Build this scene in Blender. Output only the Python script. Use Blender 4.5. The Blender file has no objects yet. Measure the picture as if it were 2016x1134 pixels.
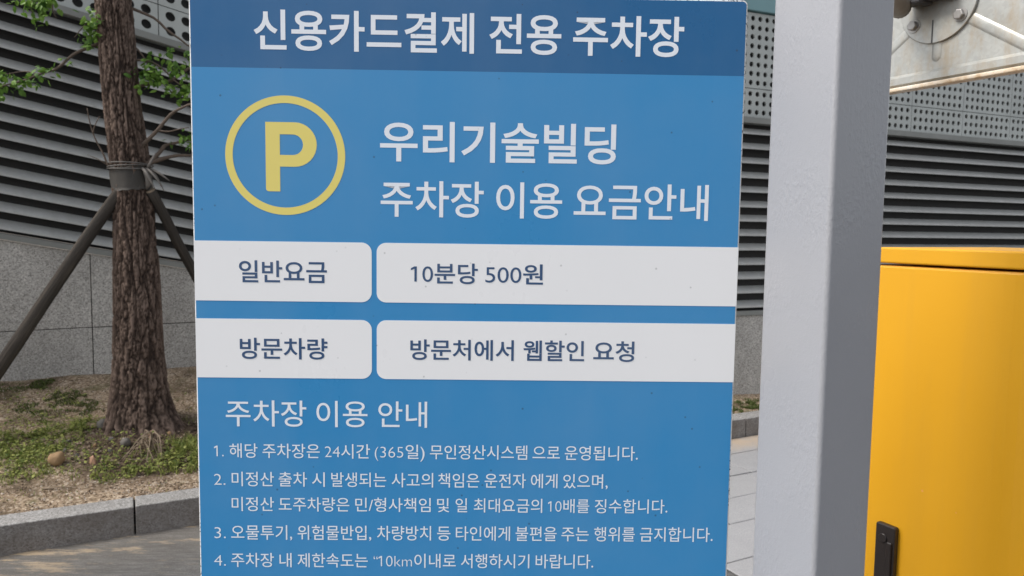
import bpy, bmesh, math, random
from mathutils import Vector, Matrix, noise

random.seed(7)
S = bpy.context.scene
COL = S.collection
R = math.radians

# ------------------------------------------------------------------ camera
cam_d = bpy.data.cameras.new('camera')
cam = bpy.data.objects.new('camera', cam_d)
COL.objects.link(cam)
pitch, roll = 0.0786953, 0.0131796
fwd = Vector((0, math.cos(pitch), -math.sin(pitch)))
up0 = Vector((0, math.sin(pitch), math.cos(pitch)))
rt0 = Vector((1, 0, 0))
rt = math.cos(roll) * rt0 + math.sin(roll) * up0
upv = -math.sin(roll) * rt0 + math.cos(roll) * up0
cam.matrix_world = Matrix(((rt.x, upv.x, -fwd.x, 0), (rt.y, upv.y, -fwd.y, 0), (rt.z, upv.z, -fwd.z, 1.5), (0, 0, 0, 1)))
cam_d.sensor_width = 36
cam_d.lens = 26.0
cam_d.clip_start = 0.05
cam_d.clip_end = 2000
cam_d.dof.use_dof = True
cam_d.dof.focus_distance = 1.02
cam_d.dof.aperture_fstop = 13.0
S.camera = cam

# ------------------------------------------------------------------ sky, sun, exposure
SUN = Vector((-0.62, -0.15, 0.76)).normalized()
world = bpy.data.worlds.new('World')
S.world = world
world.use_nodes = True
wn, wl = world.node_tree.nodes, world.node_tree.links
wn.clear()
sky = wn.new('ShaderNodeTexSky')
sky.sky_type = 'NISHITA'
sky.sun_disc = False
sky.sun_elevation = math.asin(SUN.z)
sky.sun_rotation = math.atan2(SUN.x, SUN.y)
sky.air_density = 1.0
sky.dust_density = 3.0
hs = wn.new('ShaderNodeHueSaturation')
hs.inputs['Saturation'].default_value = 0.28
bg = wn.new('ShaderNodeBackground')
bg.inputs['Strength'].default_value = 0.115
wo = wn.new('ShaderNodeOutputWorld')
wl.new(sky.outputs[0], hs.inputs['Color'])
wl.new(hs.outputs[0], bg.inputs['Color'])
wl.new(bg.outputs[0], wo.inputs['Surface'])
sun_d = bpy.data.lights.new('sun', 'SUN')
sun_d.energy = 1.5
sun_d.angle = R(20)
sun_d.color = (1.0, 0.95, 0.88)
sun = bpy.data.objects.new('sun', sun_d)
COL.objects.link(sun)
sun.rotation_euler = (-SUN).to_track_quat('-Z', 'Y').to_euler()
S.view_settings.view_transform = 'Standard'
S.view_settings.look = 'None'
S.view_settings.exposure = 1.02
S.view_settings.gamma = 1.0

# ------------------------------------------------------------------ materials
class G:
    """small wrapper for building node trees"""
    def __init__(self, name):
        self.m = bpy.data.materials.new(name)
        self.m.use_nodes = True
        self.t = self.m.node_tree
        self.b = self.t.nodes['Principled BSDF']
        self.out = self.t.nodes['Material Output']
    def n(self, typ, **kw):
        nd = self.t.nodes.new(typ)
        for k, v in kw.items():
            setattr(nd, k, v)
        return nd
    def l(self, a, b):
        self.t.links.new(a, b)
    def set(self, sock, v):
        if isinstance(v, bpy.types.NodeSocket):
            self.l(v, sock)
        else:
            if isinstance(v, (tuple, list)) and len(v) == 3 and sock.type == 'RGBA':
                v = (*v, 1)
            sock.default_value = v
    def coord(self, kind='Object', scale=(1, 1, 1), rot=(0, 0, 0)):
        if kind == 'World':
            src = self.n('ShaderNodeNewGeometry').outputs['Position']
        else:
            src = self.n('ShaderNodeTexCoord').outputs[kind]
        mp = self.n('ShaderNodeMapping')
        mp.inputs['Scale'].default_value = scale
        mp.inputs['Rotation'].default_value = rot
        self.l(src, mp.inputs['Vector'])
        return mp.outputs[0]
    def noise(self, co, scale, detail=4, rough=0.55, out='Fac', dist=0.0):
        nd = self.n('ShaderNodeTexNoise')
        self.l(co, nd.inputs['Vector'])
        nd.inputs['Scale'].default_value = scale
        nd.inputs['Detail'].default_value = detail
        nd.inputs['Roughness'].default_value = rough
        nd.inputs['Distortion'].default_value = dist
        return nd.outputs[out]
    def voro(self, co, scale, out='Distance', feature='F1', rnd=1.0):
        nd = self.n('ShaderNodeTexVoronoi', feature=feature)
        self.l(co, nd.inputs['Vector'])
        nd.inputs['Scale'].default_value = scale
        nd.inputs['Randomness'].default_value = rnd
        return nd.outputs[out]
    def ramp(self, fac, stops):
        nd = self.n('ShaderNodeValToRGB')
        cr = nd.color_ramp
        while len(cr.elements) > 1:
            cr.elements.remove(cr.elements[-1])
        for i, (p, c) in enumerate(stops):
            e = cr.elements[0] if i == 0 else cr.elements.new(p)
            e.position = p
            if not isinstance(c, (tuple, list)):
                c = (c, c, c)
            e.color = (*c, 1)
        self.l(fac, nd.inputs['Fac'])
        return nd.outputs['Color']
    def mix(self, fac, a, b, blend='MIX'):
        nd = self.n('ShaderNodeMix', data_type='RGBA', blend_type=blend)
        self.set(nd.inputs[0], fac)
        self.set(nd.inputs[6], a)
        self.set(nd.inputs[7], b)
        return nd.outputs[2]
    def math(self, op, a, b=0.0):
        nd = self.n('ShaderNodeMath', operation=op)
        self.set(nd.inputs[0], a)
        self.set(nd.inputs[1], b)
        return nd.outputs[0]
    def bump(self, h, strength=0.3, dist=0.01, normal=None):
        nd = self.n('ShaderNodeBump')
        nd.inputs['Strength'].default_value = strength
        nd.inputs['Distance'].default_value = dist
        self.l(h, nd.inputs['Height'])
        if normal is not None:
            self.l(normal, nd.inputs['Normal'])
        self.l(nd.outputs[0], self.b.inputs['Normal'])
        return nd.outputs[0]
    def fin(self, color=None, rough=None, metal=None, spec=None):
        if color is not None: self.set(self.b.inputs['Base Color'], color)
        if rough is not None: self.set(self.b.inputs['Roughness'], rough)
        if metal is not None: self.set(self.b.inputs['Metallic'], metal)
        if spec is not None: self.set(self.b.inputs['Specular IOR Level'], spec)
        return self.m

def print_mat(name, col, dirt=0.5):
    g = G(name)
    co = g.coord('World')
    dots = g.voro(co, 48)
    sel = g.noise(co, 19, 1)
    # scattered fly specks: only the very centre of some cells
    sp = g.math('MULTIPLY', g.ramp(dots, [(0.0, 1), (0.055, 1), (0.085, 0)]), g.ramp(sel, [(0.51, 0), (0.58, 1)]))
    film = g.math('ADD', g.math('MULTIPLY', g.noise(co, 3.2, 6, 0.62), 0.68), g.math('MULTIPLY', g.noise(g.coord('World', (9, 9, 0.9)), 1.2, 4, 0.6), 0.32))
    base = g.mix(g.math('MULTIPLY', g.ramp(film, [(0.4, 0), (0.75, 1)]), 0.09), col, (0.55, 0.56, 0.57))
    c = g.mix(g.math('MULTIPLY', sp, dirt), base, (0.03, 0.03, 0.03))
    g.bump(g.noise(co, 160, 2), 0.04, 0.001)
    return g.fin(c, g.ramp(film, [(0.35, 0.24), (0.65, 0.44)]), spec=0.35)

def m_edge():
    g = G('sign_white_edge')
    co = g.coord('World')
    chips = g.ramp(g.noise(co, 260, 4, 0.75), [(0.54, 0), (0.60, 1)])
    where = g.ramp(g.noise(co, 5, 3), [(0.46, 0), (0.54, 1)])
    return g.fin(g.mix(g.math('MULTIPLY', chips, where), (0.78, 0.78, 0.77), (0.08, 0.075, 0.07)), 0.45)

def m_post():
    g = G('post_grey_paint')
    co = g.coord('Object')
    big = g.noise(co, 4, 4)
    drips = g.noise(g.coord('Object', (1, 1, 0.55)), 190, 3, 0.6)
    mask = g.ramp(g.noise(co, 11, 3), [(0.40, 0.12), (0.66, 1)])
    h = g.math('MULTIPLY', g.ramp(drips, [(0.42, 0), (0.72, 1)]), mask)
    h2 = g.math('ADD', h, g.math('MULTIPLY', g.noise(co, 420, 2), 0.35))
    g.bump(h2, 0.32, 0.0014)
    spk = g.math('MULTIPLY', g.ramp(g.voro(co, 24), [(0.0, 1), (0.035, 1), (0.05, 0)]), g.ramp(g.noise(co, 17, 1), [(0.6, 0), (0.63, 1)]))
    c = g.mix(big, (0.285, 0.29, 0.31), (0.335, 0.338, 0.36))
    return g.fin(g.mix(g.math('MULTIPLY', spk, 0.8), c, (0.06, 0.05, 0.05)), g.ramp(big, [(0.3, 0.26), (0.7, 0.36)]), spec=0.5)

def m_yellow():
    g = G('cabinet_yellow_paint')
    co = g.coord('Object')
    big = g.noise(co, 6, 4)
    spk = g.math('MULTIPLY', g.ramp(g.voro(co, 30), [(0.0, 1), (0.05, 1), (0.07, 0)]), g.ramp(g.noise(co, 12, 1), [(0.55, 0), (0.58, 1)]))
    g.bump(g.noise(co, 330, 3), 0.10, 0.001)
    c = g.mix(big, (0.66, 0.322, 0.009), (0.70, 0.352, 0.012))
    wash = g.noise(g.coord('Object', (9, 9, 0.7)), 2.2, 6, 0.65)
    c = g.mix(g.math('MULTIPLY', g.ramp(wash, [(0.5, 0), (0.78, 1)]), 0.10), c, (0.40, 0.24, 0.06))
    return g.fin(g.mix(g.math('MULTIPLY', spk, 0.55), c, (0.75, 0.33, 0.16)), g.ramp(big, [(0.3, 0.36), (0.7, 0.46)]), spec=0.4)

def m_plain(name, col, rough=0.5, metal=0.0, nscale=30, var=0.25, bump=0.0, bscale=200, spec=None, kind='Object'):
    g = G(name)
    co = g.coord(kind)
    f = g.noise(co, nscale, 5, 0.6)
    dark = tuple(c * (1 - var) for c in col)
    lite = tuple(min(1, c * (1 + var)) for c in col)
    if bump:
        g.bump(g.noise(co, bscale, 4), bump, 0.002)
    return g.fin(g.mix(f, dark, lite), rough, metal, spec)

def m_galv():
    g = G('galvanised_sheet')
    co = g.coord('Object')
    sv = g.n('ShaderNodeRGBToBW'); g.l(g.voro(co, 140, 'Color'), sv.inputs[0])
    sp = sv.outputs[0]
    f = g.noise(co, 14, 6, 0.65)
    rust = g.math('MULTIPLY', g.ramp(g.noise(g.coord('Object', (1, 1, 0.35)), 26, 6, 0.7), [(0.46, 0), (0.70, 1)]), 0.6)
    base = g.mix(0.06, g.mix(f, (0.29, 0.30, 0.29), (0.42, 0.425, 0.405)), sp)
    c = g.mix(rust, base, (0.33, 0.25, 0.15))
    g.bump(f, 0.12, 0.004)
    rr = g.ramp(f, [(0.3, 0.34), (0.7, 0.55)])
    return g.fin(c, rr, 0.5)

def m_rim():
    g = G('rusted_rim')
    co = g.coord('Object')
    f = g.noise(co, 40, 6, 0.7)
    return g.fin(g.ramp(f, [(0.35, (0.66, 0.62, 0.56)), (0.55, (0.58, 0.47, 0.34)), (0.75, (0.33, 0.20, 0.10))]), 0.5, 0.1)

def m_granite(name, lo, hi, scale=1.0, stain=True, splash=False):
    g = G(name)
    co = g.coord('World')
    fine = g.noise(co, 105 * scale, 3, 0.8)
    grain = g.voro(co, 130 * scale, 'Color')
    gb = g.n('ShaderNodeRGBToBW'); g.l(grain, gb.inputs[0])
    k = g.math('ADD', g.math('MULTIPLY', fine, 0.6), g.math('MULTIPLY', gb.outputs[0], 0.4))
    c = g.ramp(k, [(0.28, tuple(x * 0.45 for x in lo)), (0.42, lo), (0.60, hi), (0.74, tuple(min(1, x * 1.35) for x in hi))])
    rnd = g.n('ShaderNodeObjectInfo').outputs['Random']
    c = g.mix(g.math('MULTIPLY', rnd, 0.22), c, tuple(x * 0.6 for x in lo))
    if stain:
        st = g.ramp(g.noise(g.coord('World', (1, 1, 0.35)), 2.6, 6, 0.65), [(0.40, 0), (0.72, 1)])
        c = g.mix(g.math('MULTIPLY', st, 0.38), c, (0.10, 0.09, 0.075))
    if splash:      # road grime on the upright face
        sx = g.n('ShaderNodeSeparateXYZ'); g.l(g.n('ShaderNodeNewGeometry').outputs['True Normal'], sx.inputs[0])
        up = g.ramp(sx.outputs['Z'], [(0.15, 1), (0.6, 0)])
        gr_ = g.ramp(g.noise(co, 7, 7, 0.7), [(0.25, 0.35), (0.65, 1)])
        c = g.mix(g.math('MULTIPLY', g.math('MULTIPLY', up, gr_), 0.72), c, (0.12, 0.096, 0.078))
    g.bump(k, 0.35, 0.003)
    return g.fin(c, 0.72)

def m_louver():
    g = G('louver_metal')
    co = g.coord('World')
    st = g.noise(g.coord('World', (6, 6, 1)), 2.5, 7, 0.75)
    dirt = g.ramp(st, [(0.35, 0), (0.75, 1)])
    c = g.mix(g.math('MULTIPLY', dirt, 0.45), (0.47, 0.475, 0.46), (0.24, 0.23, 0.205))
    return g.fin(c, 0.5, 0.15)

def m_soil():
    g = G('bed_soil')
    co = g.coord('World')
    a = g.noise(co, 3.2, 6, 0.65)
    b = g.noise(co, 60, 5, 0.75)
    cr = g.voro(co, 85, 'Color')
    gb = g.n('ShaderNodeRGBToBW'); g.l(cr, gb.inputs[0])
    sand = g.ramp(g.math('ADD', g.math('MULTIPLY', b, 0.5), g.math('MULTIPLY', gb.outputs[0], 0.5)),
                  [(0.25, (0.10, 0.072, 0.045)), (0.42, (0.25, 0.185, 0.125)), (0.58, (0.38, 0.295, 0.21)), (0.76, (0.56, 0.48, 0.39))])
    soil = g.ramp(b, [(0.3, (0.045, 0.034, 0.022)), (0.7, (0.17, 0.125, 0.085))])
    c = g.mix(g.ramp(a, [(0.50, 0), (0.66, 1)]), sand, soil)
    moss = g.math('MULTIPLY', g.ramp(g.noise(co, 4.5, 5, 0.6, dist=0.4), [(0.54, 0), (0.66, 1)]), 0.55)
    c = g.mix(moss, c, g.ramp(b, [(0.3, (0.035, 0.045, 0.012)), (0.7, (0.12, 0.135, 0.04))]))
    dv = g.n('ShaderNodeVectorMath', operation='DISTANCE')
    g.l(g.n('ShaderNodeNewGeometry').outputs['Position'], dv.inputs[0]); dv.inputs[1].default_value = (-2.06, 4.17, 0.25)
    mulch = g.ramp(g.math('ADD', dv.outputs['Value'], g.math('MULTIPLY', g.noise(co, 9, 5), 0.3)), [(0.46, 1), (0.66, 0)])
    c = g.mix(g.math('MULTIPLY', mulch, 0.92), c, g.ramp(b, [(0.3, (0.035, 0.025, 0.018)), (0.75, (0.15, 0.105, 0.075))]))
    g.bump(g.math('ADD', b, gb.outputs[0]), 0.8, 0.012)
    return g.fin(c, 0.95, spec=0.1)

KX, KY = -2.296, 3.231                 # a point of the kerb's foot
KA = math.atan2(0.4633, 0.8862)        # direction of kerb, post and cabinet in plan
U = Vector((0.8862, 0.4633, 0)); N = Vector((-0.4633, 0.8862, 0))

def kerb_dist(g):
    """distance from the kerb's foot, towards the road, in metres"""
    pos = g.n('ShaderNodeNewGeometry').outputs['Position']
    dp = g.n('ShaderNodeVectorMath', operation='DOT_PRODUCT')
    g.l(pos, dp.inputs[0]); dp.inputs[1].default_value = (0.4633, -0.8862, 0)
    return g.math('ADD', dp.outputs['Value'], -(KX * 0.4633 - KY * 0.8862))

def m_asphalt():
    g = G('old_asphalt')
    co = g.coord('World')
    fine = g.noise(co, 150, 4, 0.85)
    st = g.noise(g.coord('World', (1, 5, 1), (0, 0, -KA)), 4.5, 8, 0.75)
    c = g.ramp(fine, [(0.3, (0.05, 0.05, 0.049)), (0.52, (0.115, 0.113, 0.111)), (0.75, (0.22, 0.217, 0.213))])
    c = g.mix(g.math('MULTIPLY', g.ramp(st, [(0.42, 0), (0.6, 1)]), 0.6), c, (0.052, 0.051, 0.052))
    d = kerb_dist(g)
    near = g.ramp(g.math('MULTIPLY', d, 1.0), [(0.0, 1), (0.28, 0.55), (0.55, 0)])
    streak = g.ramp(g.noise(g.coord('World', (1, 4.5, 1), (0, 0, -KA)), 2.6, 8, 0.75), [(0.53, 0), (0.60, 1)])
    sandy = g.math('MULTIPLY', near, streak)
    dust = g.math('MULTIPLY', near, 0.3)
    c = g.mix(dust, c, (0.21, 0.18, 0.145))
    c = g.mix(g.math('MULTIPLY', sandy, 0.8), c, (0.42, 0.32, 0.205))
    sc_ = g.ramp(g.noise(g.coord('World', (1, 9, 1), (0, 0, -KA - 0.35)), 9, 6, 0.8), [(0.52, 0), (0.62, 1)])
    c = g.mix(g.math('MULTIPLY', sc_, 0.3), c, (0.30, 0.29, 0.28))
    g.bump(fine, 0.7, 0.005)
    return g.fin(c, 0.85, spec=0.25)

def m_slab():
    g = G('grey_paving_stone')
    co = g.coord('World')
    fine = g.noise(co, 150, 4, 0.75)
    mid = g.noise(co, 9, 5, 0.6)
    c = g.ramp(fine, [(0.3, (0.22, 0.22, 0.23)), (0.55, (0.31, 0.31, 0.32)), (0.75, (0.40, 0.40, 0.41))])
    c = g.mix(g.math('MULTIPLY', g.ramp(mid, [(0.4, 0), (0.7, 1)]), 0.35), c, (0.24, 0.24, 0.25))
    rnd = g.n('ShaderNodeObjectInfo').outputs['Random']
    c = g.mix(g.math('MULTIPLY', rnd, 0.25), c, (0.28, 0.275, 0.27))
    d = kerb_dist(g)
    sandy = g.math('MULTIPLY', g.ramp(d, [(0.0, 1), (0.16, 0.8), (0.32, 0)]), g.ramp(g.noise(co, 7, 5), [(0.35, 0.3), (0.6, 1)]))
    c = g.mix(g.math('MULTIPLY', sandy, 0.85), c, (0.42, 0.32, 0.22))
    g.bump(g.math('ADD', mid, fine), 0.3, 0.004)
    return g.fin(c, 0.8)

def m_bark():
    g = G('bark')
    at = g.n('ShaderNodeAttribute', attribute_name='ridge').outputs['Fac']
    co = g.coord('Object', (1, 1, 0.35))
    f = g.noise(co, 60, 6, 0.75)
    col = g.ramp(g.math('ADD', g.math('MULTIPLY', at, 0.5), g.math('MULTIPLY', f, 0.5)),
                 [(0.26, (0.014, 0.010, 0.009)), (0.44, (0.050, 0.035, 0.028)), (0.62, (0.120, 0.085, 0.067)), (0.80, (0.24, 0.175, 0.142))])
    g.bump(f, 0.8, 0.012)
    return g.fin(col, 0.92, spec=0.15)

def m_wood():
    g = G('weathered_pole_wood')
    f = g.noise(g.coord('Object', (1, 1, 0.06)), 55, 6, 0.7)
    b = g.noise(g.coord('Object', (1, 1, 0.3)), 8, 4, 0.6)
    c = g.ramp(f, [(0.3, (0.022, 0.019, 0.017)), (0.55, (0.062, 0.052, 0.043)), (0.78, (0.13, 0.108, 0.083))])
    c = g.mix(g.math('MULTIPLY', g.ramp(b, [(0.4, 0), (0.65, 1)]), 0.5), c, (0.05, 0.045, 0.04))
    g.bump(f, 0.6, 0.006)
    return g.fin(c, 0.85, spec=0.2)

def m_leaf(name, lo, hi, trans=0.35):
    g = G(name)
    geo = g.n('ShaderNodeNewGeometry')
    c = g.mix(geo.outputs['Random Per Island'], lo, hi)
    g.fin(c, 0.55, spec=0.3)
    tr = g.n('ShaderNodeBsdfTranslucent')
    g.l(c, tr.inputs['Color'])
    mx = g.n('ShaderNodeMixShader')
    mx.inputs[0].default_value = trans
    g.l(g.b.outputs[0], mx.inputs[1]); g.l(tr.outputs[0], mx.inputs[2])
    g.l(mx.outputs[0], g.out.inputs['Surface'])
    return g.m

def m_island(name, stops, rough=0.9):
    g = G(name)
    geo = g.n('ShaderNodeNewGeometry')
    c = g.ramp(geo.outputs['Random Per Island'], stops)
    f = g.noise(g.coord('World'), 300, 3)
    return g.fin(g.mix(g.math('MULTIPLY', f, 0.4), c, (0.06, 0.05, 0.04)), rough, spec=0.15)

M = dict(
    blue=print_mat('print_blue', (0.038, 0.250, 0.535)),
    navy=print_mat('print_dark_blue', (0.011, 0.115, 0.290)),
    white=print_mat('print_white', (0.86, 0.86, 0.87), 0.28),
    letter=print_mat('print_letter_white', (0.80, 0.84, 0.90), 0.3),
    ink=print_mat('print_letter_navy', (0.040, 0.088, 0.190), 0.1),
    yellow_print=print_mat('print_yellow', (0.79, 0.665, 0.165), 0.3),
    edge=m_edge(), post=m_post(), yellow=m_yellow(),
    black=m_plain('black_plastic', (0.020, 0.015, 0.014), 0.38, bump=0.15),
    dark=m_plain('dark_steel', (0.05, 0.05, 0.055), 0.5),
    lock=m_plain('dull_steel', (0.35, 0.34, 0.33), 0.4, 0.7),
    galv=m_galv(), rim=m_rim(),
    pipe=m_plain('aged_pipe', (0.20, 0.175, 0.15), 0.5, 0.2, 12, 0.4),
    granite=m_granite('grey_granite', (0.37, 0.352, 0.325), (0.57, 0.545, 0.505)),
    kerb=m_granite('kerb_granite', (0.22, 0.213, 0.206), (0.36, 0.352, 0.345), 1.2, True, True),
    louver=m_louver(),
    void=m_plain('dark_backing', (0.022, 0.021, 0.020), 0.8),  # near-black colour stands in for the deep shade between louver slats
    perf=m_plain('perforated_metal', (0.42, 0.44, 0.42), 0.5, 0.1, 3, 0.2, kind='World'),
    perf_back=m_plain('perforated_backing', (0.10, 0.10, 0.10), 0.8),
    trim=m_plain('wall_trim', (0.22, 0.225, 0.21), 0.5, 0.1, 5, 0.25),
    teal=m_plain('teal_fascia', (0.16, 0.30, 0.32), 0.25, 0.0, 4, 0.15),
    wall_grey=m_plain('plain_wall', (0.25, 0.25, 0.24), 0.8),
    soil=m_soil(), asphalt=m_asphalt(), slab=m_slab(), bark=m_bark(), wood=m_wood(),
    twig=m_plain('twig_bark', (0.115, 0.085, 0.065), 0.85, 0, 40, 0.4),
    dry=m_plain('dry_twig', (0.24, 0.185, 0.13), 0.9, 0, 40, 0.35),
    leaf=m_leaf('green_leaf', (0.06, 0.14, 0.022), (0.20, 0.34, 0.06)),
    grass=m_leaf('grass_blade', (0.075, 0.12, 0.022), (0.36, 0.38, 0.11), 0.35),
    moss=m_leaf('moss_tuft', (0.035, 0.055, 0.012), (0.12, 0.15, 0.035), 0.2),
    litter=m_island('bed_litter', [(0.0, (0.055, 0.038, 0.026)), (0.28, (0.17, 0.115, 0.075)), (0.5, (0.33, 0.235, 0.16)), (0.72, (0.46, 0.36, 0.27)), (0.92, (0.60, 0.53, 0.46)), (1.0, (0.09, 0.065, 0.045))]),
    mulch=m_island('bark_mulch', [(0.0, (0.03, 0.022, 0.016)), (0.45, (0.085, 0.058, 0.042)), (0.8, (0.17, 0.12, 0.085)), (0.95, (0.36, 0.28, 0.21))]),
    stone_tan=m_plain('tan_stone', (0.29, 0.185, 0.095), 0.85, 0, 40, 0.25, 0.3, 90),
    stone_grey=m_plain('grey_stone', (0.13, 0.118, 0.105), 0.85, 0, 40, 0.3, 0.3, 90),
    stone_pink=m_plain('clay_shard', (0.36, 0.21, 0.135), 0.85, 0, 40, 0.2, 0.3, 90),
    rubber=m_plain('rubber_sleeve', (0.048, 0.043, 0.037), 0.75, 0, 14, 0.6, 0.6, 60),
    wire=m_plain('tie_wire', (0.13, 0.12, 0.11), 0.6, 0.2),
    rope=m_plain('frayed_rope', (0.17, 0.155, 0.14), 0.9),
)

# ------------------------------------------------------------------ mesh helpers
def link(name, me, mat=None, parent=None, loc=(0, 0, 0), rot=(0, 0, 0), smooth=False):
    o = bpy.data.objects.new(name, me)
    COL.objects.link(o)
    o.location = loc; o.rotation_euler = rot
    if parent is not None: o.parent = parent
    if mat is not None and not me.materials: me.materials.append(M[mat])
    if smooth:
        me.polygons.foreach_set('use_smooth', [True] * len(me.polygons))
    return o

def pyd(name, v, f):
    me = bpy.data.meshes.new(name)
    me.from_pydata([tuple(p) for p in v], [], f)
    me.update()
    return me

def from_bm(name, bm):
    me = bpy.data.meshes.new(name)
    bmesh.ops.recalc_face_normals(bm, faces=bm.faces)
    bm.to_mesh(me); bm.free()
    return me

def box(name, x0, x1, y0, y1, z0, z1, bev=0.0, seg=2):
    bm = bmesh.new()
    bmesh.ops.create_cube(bm, size=1)
    for v in bm.verts:
        v.co = Vector(((x0 + x1) / 2 + v.co.x * (x1 - x0), (y0 + y1) / 2 + v.co.y * (y1 - y0), (z0 + z1) / 2 + v.co.z * (z1 - z0)))
    if bev:
        bmesh.ops.bevel(bm, geom=bm.edges[:], offset=bev, segments=seg, affect='EDGES', profile=0.5)
    return from_bm(name, bm)

def prism(name, pts, a, b, axis='z', bev=0.0, seg=2):
    """closed outline swept from a to b along an axis. pts: (x,y) for z, (x,z) for y, (y,z) for x"""
    bm = bmesh.new()
    def P(p, h):
        return {'z': (p[0], p[1], h), 'y': (p[0], h, p[1]), 'x': (h, p[0], p[1])}[axis]
    lo = [bm.verts.new(P(p, a)) for p in pts]; hi = [bm.verts.new(P(p, b)) for p in pts]
    k = len(pts)
    bm.faces.new(lo); bm.faces.new(hi)
    for i in range(k):
        bm.faces.new((lo[i], lo[(i + 1) % k], hi[(i + 1) % k], hi[i]))
    bmesh.ops.recalc_face_normals(bm, faces=bm.faces)
    if bev:
        rim = [e for e in bm.edges if (e.verts[0] in hi and e.verts[1] in hi) or (e.verts[0] in lo and e.verts[1] in lo)]
        bmesh.ops.bevel(bm, geom=rim, offset=bev, segments=seg, affect='EDGES', profile=0.5)
    return from_bm(name, bm)

def round_rect(x0, x1, y0, y1, rs, n=7):
    """outline with a radius per corner, in the order (x0,y0) (x1,y0) (x1,y1) (x0,y1)"""
    out = []
    for (cx, cy, sx, sy, a0), r in zip([(x0, y0, 1, 1, 180), (x1, y0, -1, 1, 270), (x1, y1, -1, -1, 0), (x0, y1, 1, -1, 90)], rs):
        if r <= 0:
            out.append((cx, cy)); continue
        for i in range(n + 1):
            a = R(a0 + 90 * i / n)
            out.append((cx + sx * r + r * math.cos(a), cy + sy * r + r * math.sin(a)))
    return out

def tube_geo(path, radii, seg=8, cap=True):
    V, F = [], []
    prev = None
    pts = [Vector(p) for p in path]
    for i, p in enumerate(pts):
        t = (pts[min(i + 1, len(pts) - 1)] - pts[max(i - 1, 0)]).normalized()
        if prev is None:
            a = t.orthogonal().normalized()
        else:
            a = (prev - t * prev.dot(t)).normalized()
        prev = a
        b = t.cross(a)
        for k in range(seg):
            an = 2 * math.pi * k / seg
            V.append(p + radii[i] * (a * math.cos(an) + b * math.sin(an)))
    for i in range(len(pts) - 1):
        for k in range(seg):
            k2 = (k + 1) % seg
            F.append((i * seg + k, i * seg + k2, (i + 1) * seg + k2, (i + 1) * seg + k))
    if cap:
        F.append(tuple(range(seg - 1, -1, -1)))
        F.append(tuple((len(pts) - 1) * seg + k for k in range(seg)))
    return V, F

def tube(name, path, radii, seg=8):
    if not isinstance(radii, (list, tuple)): radii = [radii] * len(path)
    return pyd(name, *tube_geo(path, radii, seg))

def smooth_path(pts, k=5):
    """Catmull-Rom through the points"""
    P = [Vector(p) for p in pts]
    out = []
    for i in range(len(P) - 1):
        p0, p1, p2, p3 = P[max(i - 1, 0)], P[i], P[i + 1], P[min(i + 2, len(P) - 1)]
        for j in range(k):
            t = j / k
            out.append(0.5 * ((2 * p1) + (-p0 + p2) * t + (2 * p0 - 5 * p1 + 4 * p2 - p3) * t * t + (-p0 + 3 * p1 - 3 * p2 + p3) * t ** 3))
    out.append(P[-1])
    return out

def merge(name, geos):
    V, F = [], []
    for v, f in geos:
        b = len(V)
        V.extend(v); F.extend(tuple(i + b for i in q) for q in f)
    return pyd(name, V, F)

def empty(name, loc=(0, 0, 0), rz=0.0):
    o = bpy.data.objects.new(name, None)
    COL.objects.link(o)
    o.location = loc; o.rotation_euler = (0, 0, rz)
    o.empty_display_size = 0.1
    return o

def tag(o, label=None, cat=None, group=None, kind=None):
    if label: o['label'] = label
    if cat: o['category'] = cat
    if group: o['group'] = group
    if kind: o['kind'] = kind
    return o

def sm(a, b, x):
    t = min(max((x - a) / (b - a), 0), 1)
    return t * t * (3 - 2 * t)

def sd(X, Y):
    dx, dy = X - KX, Y - KY
    return dx * U.x + dy * U.y, dx * N.x + dy * N.y

def bed_z(X, Y):
    s, d = sd(X, Y)
    z = 0.125 + (1 - sm(1.6, 3.2, s)) * 0.30 * min(max((d - 0.15) / 1.85, 0), 1.0)
    z += 0.045 * math.exp(-(math.hypot(X + 2.24, Y - 4.42) / 0.38) ** 2)
    return z + 0.012 * noise.noise(Vector((X * 4, Y * 4, 0))) + 0.006 * noise.noise(Vector((X * 14, Y * 14, 3)))

# ------------------------------------------------------------------ ground, paving, kerb, bed
tag(link('ground', pyd('ground', [(-300, -300, 0), (300, -300, 0), (300, 300, 0), (-300, 300, 0)], [(0, 1, 2, 3)]), 'asphalt'), kind='structure')

paving = tag(empty('paving', (KX, KY, 0), KA), kind='structure')
rng = random.Random(3)
d = -0.012
while d > -3.9:
    h = rng.uniform(0.24, 0.36)
    s = 2.75 + rng.uniform(0, 0.25)
    while s < 6.2:
        w = rng.uniform(0.34, 0.7)
        j = lambda: rng.uniform(-0.012, 0.012)
        g = 0.004
        pts = [(s + g + j(), d - h + g + j() * .5), (s + w - g + j(), d - h + g + j() * .5), (s + w - g + j(), d - g + j() * .5), (s + g + j(), d - g + j() * .5)]
        link('paving_slab', prism('paving_slab', pts, 0.001, 0.008 + rng.uniform(-.001, .001), 'z', 0.0025, 1), 'slab', paving)
        s += w
    d -= h

kerb = tag(empty('kerb', (KX, KY, 0), KA), kind='structure')
kme = box('kerb_stone', 0.004, 0.996, 0.0, 0.15, -0.08, 0.14, 0.0045, 2)
for i in range(-4, 8):
    link('kerb_stone', kme, 'kerb', kerb, (i * 1.0 + 0.545, rng.uniform(-.002, .002), rng.uniform(-.002, .002)))

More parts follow.
